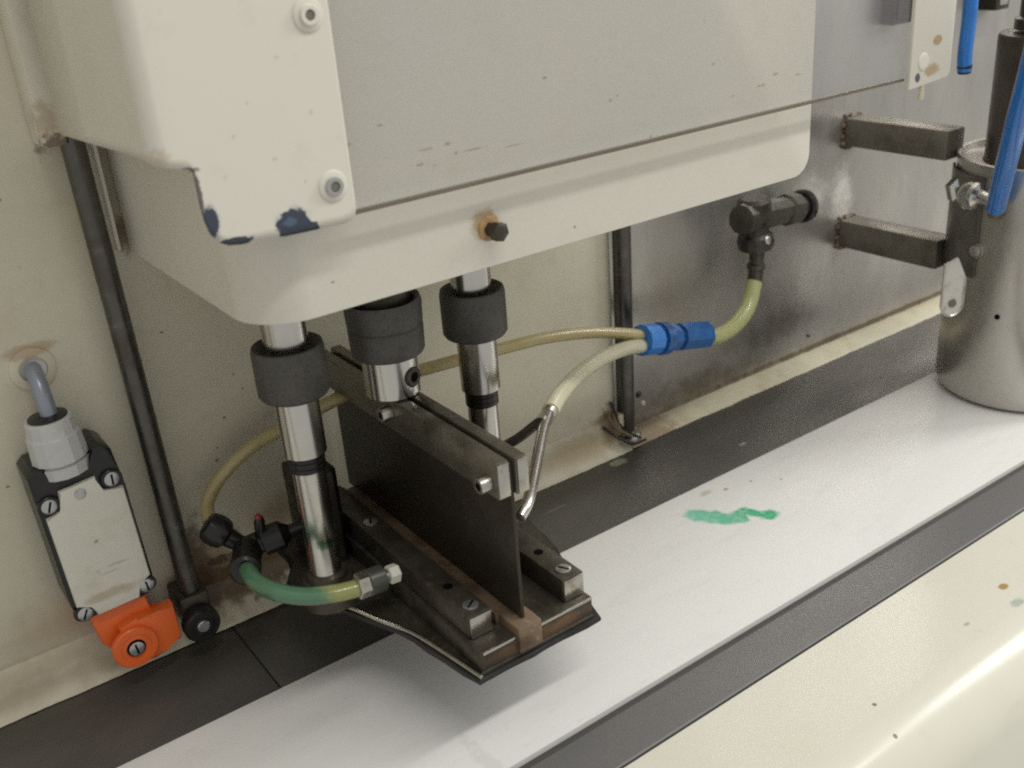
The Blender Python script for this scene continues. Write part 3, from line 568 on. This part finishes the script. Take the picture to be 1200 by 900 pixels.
bm = BM(); lathe(bm, F0, F1, [(0, .0085), (.001, .0098), (.008, .0098), (.009, .0088)], 6, start=.3); obj('hose_nut', bm, 'brite', ft, angle=20)
bm = BM(); lathe(bm, F0+d*.008, F1, [(0, .0085), (.001, .0102), (.013, .0102), (.014, .0085)], 16); obj('body', bm, 'darkgrey' if 'darkgrey' in M else 'zinc', ft)
bm = BM(); lathe(bm, F0+d*.021, F1, [(0, .0040), (.006, .0040)], 12); obj('neck', bm, 'brite', ft)
bm = BM(); lathe(bm, F0+d*.0255, F1, [(0, .0060), (.001, .0072), (.008, .0072), (.009, .006)], 6); obj('cap', bm, 'white', ft, angle=20)

hA = [(0.6516, -0.062, 0.1509), (0.6216, -0.062, 0.1635), (0.5738, -0.062, 0.1784), (0.5242, -0.061, 0.1877), (0.4769, -0.06, 0.1915), (0.4326, -0.058, 0.1939), (0.4009, -0.052, 0.193), (0.3624, -0.045, 0.1927), (0.3235, -0.04, 0.188), (0.2737, -0.033, 0.175), (0.2393, -0.03, 0.1651), (0.2132, -0.028, 0.1482), (0.1969, -0.035, 0.134), (0.1916, -0.05, 0.1255)]
bm = BM(); tube(bm, hA, .0056, 16)
tag(obj('long_hose', bm, 'hose'), "thin yellowed hose running behind the posts from blue connector to black valve", "hose")
bm = BM(); tube(bm, [(0.6514, -0.062, 0.1427), (0.6098, -0.075, 0.1555), (0.5529, -0.105, 0.1716), (0.4954, -0.14, 0.1827), (0.45, -0.175, 0.1914), (0.4261, -0.195, 0.1938)], .0070, 16)
tag(obj('short_hose', bm, 'hosepale'), "pale yellow hose curving from blue connector down to the branch pipe", "hose")
bm = BM(); tube(bm, [(0.73, -0.055, 0.1257), (0.7605, -0.05, 0.1171), (0.7951, -0.042, 0.1177), (0.8237, -0.034, 0.1297), (0.8391, -0.028, 0.1522)], .0088, 16)
tag(obj('feed_hose', bm, 'hosegreen'), "short lime yellow hose between blue connector and the dark wall elbow", "hose")
bc = thing('blue_connector', "blue plastic hose connector joining three yellow hoses", "connector", (.70, -.06, .11))
C0 = Vector((0.638, -0.062, 0.1513)); C1 = Vector((0.7362, -0.055, 0.1267)); d = (C1-C0).normalized(); L1 = (C1-C0).length
bm = BM(); lathe(bm, C0, C1, [(0, .0120), (.0015, .0158), (.022, .0158), (.0235, .0130), (.0265, .0125)], 12); obj('splitter_body', bm, 'bluebright', bc, angle=20)
bm = BM(); lathe(bm, C0+d*.026, C1, [(0, .0125), (.001, .0168), (.011, .0168), (.012, .012)], 18); obj('grip_ring', bm, 'blue', bc, angle=20)
bm = BM(); lathe(bm, C0+d*.0385, C1, [(0, .0110), (.001, .0145), (.012, .0145), (.013, .0115), (.018, .0115), (.019, .0148), (L1-.0395, .0148), (L1-.0385, .0125)], 8); obj('socket_end', bm, 'bluedark', bc, angle=20)
bm = BM(); lathe(bm, C1-d*.001, C1+d, [(0, .0112), (.003, .0108), (.004, .0095)], 16); obj('collet', bm, 'cyan' if 'cyan' in M else 'blue', bc)

# wall elbow valve
we = thing('wall_elbow', "dark metal elbow valve on the steel sheet beyond the head", "valve", (.87, -.02, .14))
a = Vector((0.9382, -0.012, 0.2145)); b = Vector((0.8238, -0.03, 0.2282)); d = (b-a).normalized(); Lx = (b-a).length
bm = BM(); lathe(bm, a, b, [(0, .0175), (.002, .0190), (.007, .0190), (.009, .0165)], 24); obj('wall_nut', bm, 'black', we)
bm = BM(); lathe(bm, a+d*.008, b, [(0, .0125), (.014, .0150), (.015, .0180), (.034, .0180), (.036, .0150), (Lx-.002, .0170), (Lx+.004, .0160), (Lx+.006, .0100)], 10); obj('cross_body', bm, 'elbowmetal' if 'elbowmetal' in M else 'darksteel', we, angle=25)
t0 = Vector((0.8365, -0.028, 0.2326)); t1 = Vector((0.8409, -0.028, 0.1815)); d = (t1-t0).normalized()
bm = BM(); lathe(bm, t0, t1, [(-.016, .0140), (-.012, .0185), (.008, .0190), (.012, .0150), (.024, .0155), (.027, .0190), (.034, .0205), (.041, .0190), (.043, .0110)], 14); obj('down_body', bm, 'darksteel', we, angle=25)
t2 = Vector((0.8422, -0.028, 0.1812)); t3 = Vector((0.8394, -0.028, 0.1441))
bm = BM(); lathe(bm, t2, t3, [(-.012, .0090), (.008, .0080), (.009, .0100), (.014, .0105), (.015, .0085), (.028, .0085), (.030, .0078)], 12); obj('hose_tail', bm, 'elbowmetal' if 'elbowmetal' in M else 'zinc', we, angle=25)
bm = BM(); lathe(bm, Vector((0.8374, -0.045, 0.2033)), Vector((0.8374, -0.045, 0.2033))+V(0,-.3,.1), [(-.012, .004), (0, .0045), (.003, .0045), (.004, .003)], 12); obj('grub_screw', bm, 'zinc', we)

# ------------------------------------------------------------------ can on the right
can = thing('steel_can', "stainless steel can with dark neck standing on the white strip at right", "can", (1.102, -.203, .0015))
CX, CY = 1.096, -.203
bm = BM(); lathe(bm, (CX, CY, .0017), (CX, CY, 1), [(0, .078), (.004, .0865), (.012, .0895), (.10, .0895), (.21, .0893), (.262, .0890), (.267, .0905), (.270, .0905), (.271, .0890), (.270, .0865), (.262, .0862), (.2615, .03)], 96); obj('body', bm, 'can', can, angle=30)
bm = BM(); lathe(bm, (CX, CY, .2625), (CX, CY, 1), [(0, .0858), (.0012, .085), (.0016, .04)], 64); obj('lid', bm, 'inside', can)
bm = BM(); lathe(bm, (CX, CY, .2640), (CX, CY, 1), [(0, .0640), (.003, .0625), (.128, .0625), (.131, .061), (.132, .056), (.132, .02)], 64); obj('neck', bm, 'necksteel' if 'necksteel' in M else 'darksteel', can)
bm = BM(); lathe(bm, (CX-.012, CY+.01, .3995), (CX-.012, CY+.01, 1), [(0, .034), (.010, .034), (.012, .030), (.05, .030)], 32); obj('cap_body', bm, 'darksteel', can)
bm = BM()
for k in range(5):
    a = .2*k; tube(bm, [(CX-.040+.012*k, CY-.020-.004*k, .402), (CX-.040+.012*k, CY-.026-.004*k, .412), (CX-.034+.012*k, CY-.020-.004*k, .420)], .0022, 8)
obj('clip_wires', bm, 'brite', can)
# lug and bolts
def onc(ang, z, r=.0895): return Vector((CX + r*math.cos(ang), CY + r*math.sin(ang), z))
def rad(ang): return Vector((math.cos(ang), math.sin(ang), 0))
AL = math.radians(163)
# mounting plate wrapped round the left of the can
bm = BM(); ring_o = []
n = 12
for (zz) in (.150, .258):
    ring_o.append([(onc(math.radians(118 + 52*i/n), zz, .0899), onc(math.radians(118 + 52*i/n), zz, .0930)) for i in range(n+1)])
for k in range(n):
    q = lambda r, i, s: ring_o[r][i][s]
    for quad in (((0,k,1),(0,k+1,1),(1,k+1,1),(1,k,1)), ((0,k,0),(1,k,0),(1,k+1,0),(0,k+1,0)), ((1,k,0),(1,k,1),(1,k+1,1),(1,k+1,0)), ((0,k,0),(0,k+1,0),(0,k+1,1),(0,k,1))):
        bm.faces.new([bm.verts.new(q(*t)) for t in quad])
for e in (0, n):
    bm.faces.new([bm.verts.new(ring_o[r][e][s]) for r, s in ((0,0),(0,1),(1,1),(1,0))])
bmesh.ops.remove_doubles(bm, verts=bm.verts, dist=1e-6)
mp = obj('mounting_band', bm, 'canplate' if 'canplate' in M else 'can', can)
# ear lug at the lower left
P = Vector((0.9668, -0.19, 0.1428))
dl = Vector((-.42, -.90, 0)).normalized(); sd = Vector((.90, -.42, 0)).normalized()
bm = BM(); pts = []
for i in range(20):
    a = math.pi*i/19; pts.append((-.0125*math.cos(a), -.012 - .0125*math.sin(a)))
pts = [(-.0125, .034)] + pts + [(.0125, .018), (.002, .040)]
A = [bm.verts.new(P + sd*x + V(0, 0, z)) for x, z in pts]; B = [bm.verts.new(P + sd*x + V(0, 0, z) - dl*.003) for x, z in pts]
bm.faces.new(A); bm.faces.new(B[::-1])
for i in range(len(pts)): bm.faces.new((A[i], B[i], B[(i+1)%len(pts)], A[(i+1)%len(pts)]))
lug = obj('lug', bm, 'lugmetal', can)
bm = BM(); tube(bm, [P + sd*x + V(0, 0, z) for x, z in pts[:-1]], .0011, 8, smooth=False); obj('lug_rim', bm, 'brite', lug)
bm = BM(); lathe(bm, P + V(0, 0, -.010) - dl*.0005, P + V(0, 0, -.010) + dl, [(0, .0048), (.0015, .0045)], 16); obj('lug_hole', bm, 'canplate' if 'canplate' in M else 'can', lug)
b1 = onc(math.radians(170), .181); bm = BM(); lathe(bm, b1, b1+rad(math.radians(170)), [(0, .0085), (.003, .0085), (.0035, .0060), (.006, .0058), (.007, .004)], 16); obj('band_bolt', bm, 'can', can)
b2 = onc(math.radians(190), .113); bm = BM(); lathe(bm, b2, b2+rad(math.radians(190)), [(-.001, .003), (.0006, .003)], 12); obj('weep_hole', bm, 'slot', can)
# chrome elbow fitting
e0 = onc(math.radians(160), .237, .088); ed = rad(math.radians(195))
f = thing('hose_elbow', "shiny chrome elbow fitting on the side of the can under the blue hose", "fitting", tuple(e0))
bm = BM(); lathe(bm, e0, e0+ed, [(0, .0150), (.002, .0160), (.005, .0160), (.007, .0135)], 24); obj('flange_nut', bm, 'chrome', f)
q0 = Vector((1.0285, -0.15, 0.2368)); q1 = Vector((1.007, -0.185, 0.2414)); q2 = Vector((1.0034, -0.205, 0.2365))
bm = BM(); lathe(bm, q0, q1, [(-.010, .013), (-.008, .0165), (.003, .0165), (.005, .012), (.010, .0115)], 6); obj('hex_nut', bm, 'chrome', f, angle=20)
bm = BM(); lathe(bm, q1+(q0-q1)*.2, q2, [(0, .0150), (.003, .0155), (.006, .0155), (.008, .009), (.030, .009), (.032, .007)], 24); obj('barrel', bm, 'chrome', f)
bm = BM(); lathe(bm, q2+V(0,0,-.016), q2+V(.01,0,.05), [(0, .0060), (.004, .0085), (.010, .0085), (.012, .0070), (.022, .0070)], 12); obj('hose_barb', bm, 'copper', f)
bm = BM(); tube(bm, [(0.9941, -0.21, 0.2349), (0.9572, -0.235, 0.2794), (0.9148, -0.265, 0.3352), (0.8908, -0.285, 0.3851), (0.8764, -0.3, 0.4425), (0.8718, -0.31, 0.5065)], .0098, 20)
tag(obj('thick_blue_hose', bm, 'bluehose'), "thick bright blue hose rising from the chrome elbow beside the can neck", "hose")
bm = BM(); tube(bm, [(0.9288, -0.2, 0.3788), (0.9269, -0.2, 0.3969), (0.9281, -0.2, 0.427), (0.9266, -0.2, 0.4639), (0.9224, -0.2, 0.5067)], .0066, 18)
tag(obj('thin_blue_hose', bm, 'bluehose'), "thin blue hose hanging with a cut dark end right of the guard strip", "hose")
bm = BM(); lathe(bm, Vector((0.9291, -0.2, 0.3772)), Vector((0.9269, -0.2, 0.3969)), [(-.0005, .0060), (.006, .0069), (.0075, .0067)], 18); o = obj('hose_end_plug', bm, 'black')
tag(o, "small black plug in the cut end of the thin blue hose", "plug")

# square bars from the wall to the can
for nm, z0, z1, lab, in (('u', .262, .295, "upper dark square bar reaching from the steel sheet to the can"), ('l', .137, .171, "lower dark square bar reaching from the steel sheet to the can")):
    t = thing('square_bar', lab, "bar", (1.05, -.05, z0), "square bars behind the can")
    bm = BM(); box(bm, 1.035, 1.068, -.122, .014, z0, z1, bev=.0025, seg=2); obj('bar', bm, 'bar' if 'bar' in M else 'darksteel', t)
    bm = BM(); rw = random.Random(11)
    for k in range(22):
        u = k/22*4; e = int(u); q = u-e; xx, zz = ((1.035+.033*q, z0), (1.068, z0+(z1-z0)*q), (1.068-.033*q, z1), (1.035, z1-(z1-z0)*q))[e]
        rr = rw.choice((.0008, .0016, .0030, .0048, .0056))*rw.uniform(.8, 1.1); c0 = Vector((xx + rw.uniform(-.002, .002), .0155, zz + rw.uniform(-.002, .002))); lathe(bm, c0, c0+V(0, -1, 0), [(0, rr), (rr*.5, rr*.85), (rr*.85, rr*.45)], 8)
    obj('weld_seam', bm, 'weld', t)
wc = thing('wall_clip', "small dark brown clip high on the steel sheet seen through the guard window", "clip", (1.09, 0, .44))
w0 = (1.0929, 0.006, 0.3926); w1 = (1.1282, 0.006, 0.417)
bm = BM(); box(bm, w0[0], w1[0], -.002, .0155, w0[2], w1[2]+.03, bev=.002); obj('clip_body', bm, 'necksteel', wc)
bm = BM(); box(bm, w0[0]+.004, w1[0]-.004, -.005, -.0018, w0[2]+.006, w1[2]+.02, bev=.001); obj('clip_face', bm, 'necksteel', wc)
# dark fixture on the wall at the top right
wb = thing('wall_box', "small dark framed box high on the steel sheet beside the can neck", "box", (1.17, .0, .452))
w0 = (1.2913, 0.01, 0.3917); w1 = (1.3237, 0.01, 0.4169)
bm = BM(); box(bm, w0[0]-.004, w0[0]+.026, -.010, .0155, w0[2]-.004, w0[2]+.06, bev=.002); obj('case', bm, 'darksteel', wb)
bm = BM(); box(bm, w0[0]+.002, w0[0]+.020, -.0115, -.0098, w0[2]+.002, w0[2]+.04, bev=.0008); obj('face', bm, 'can', wb)
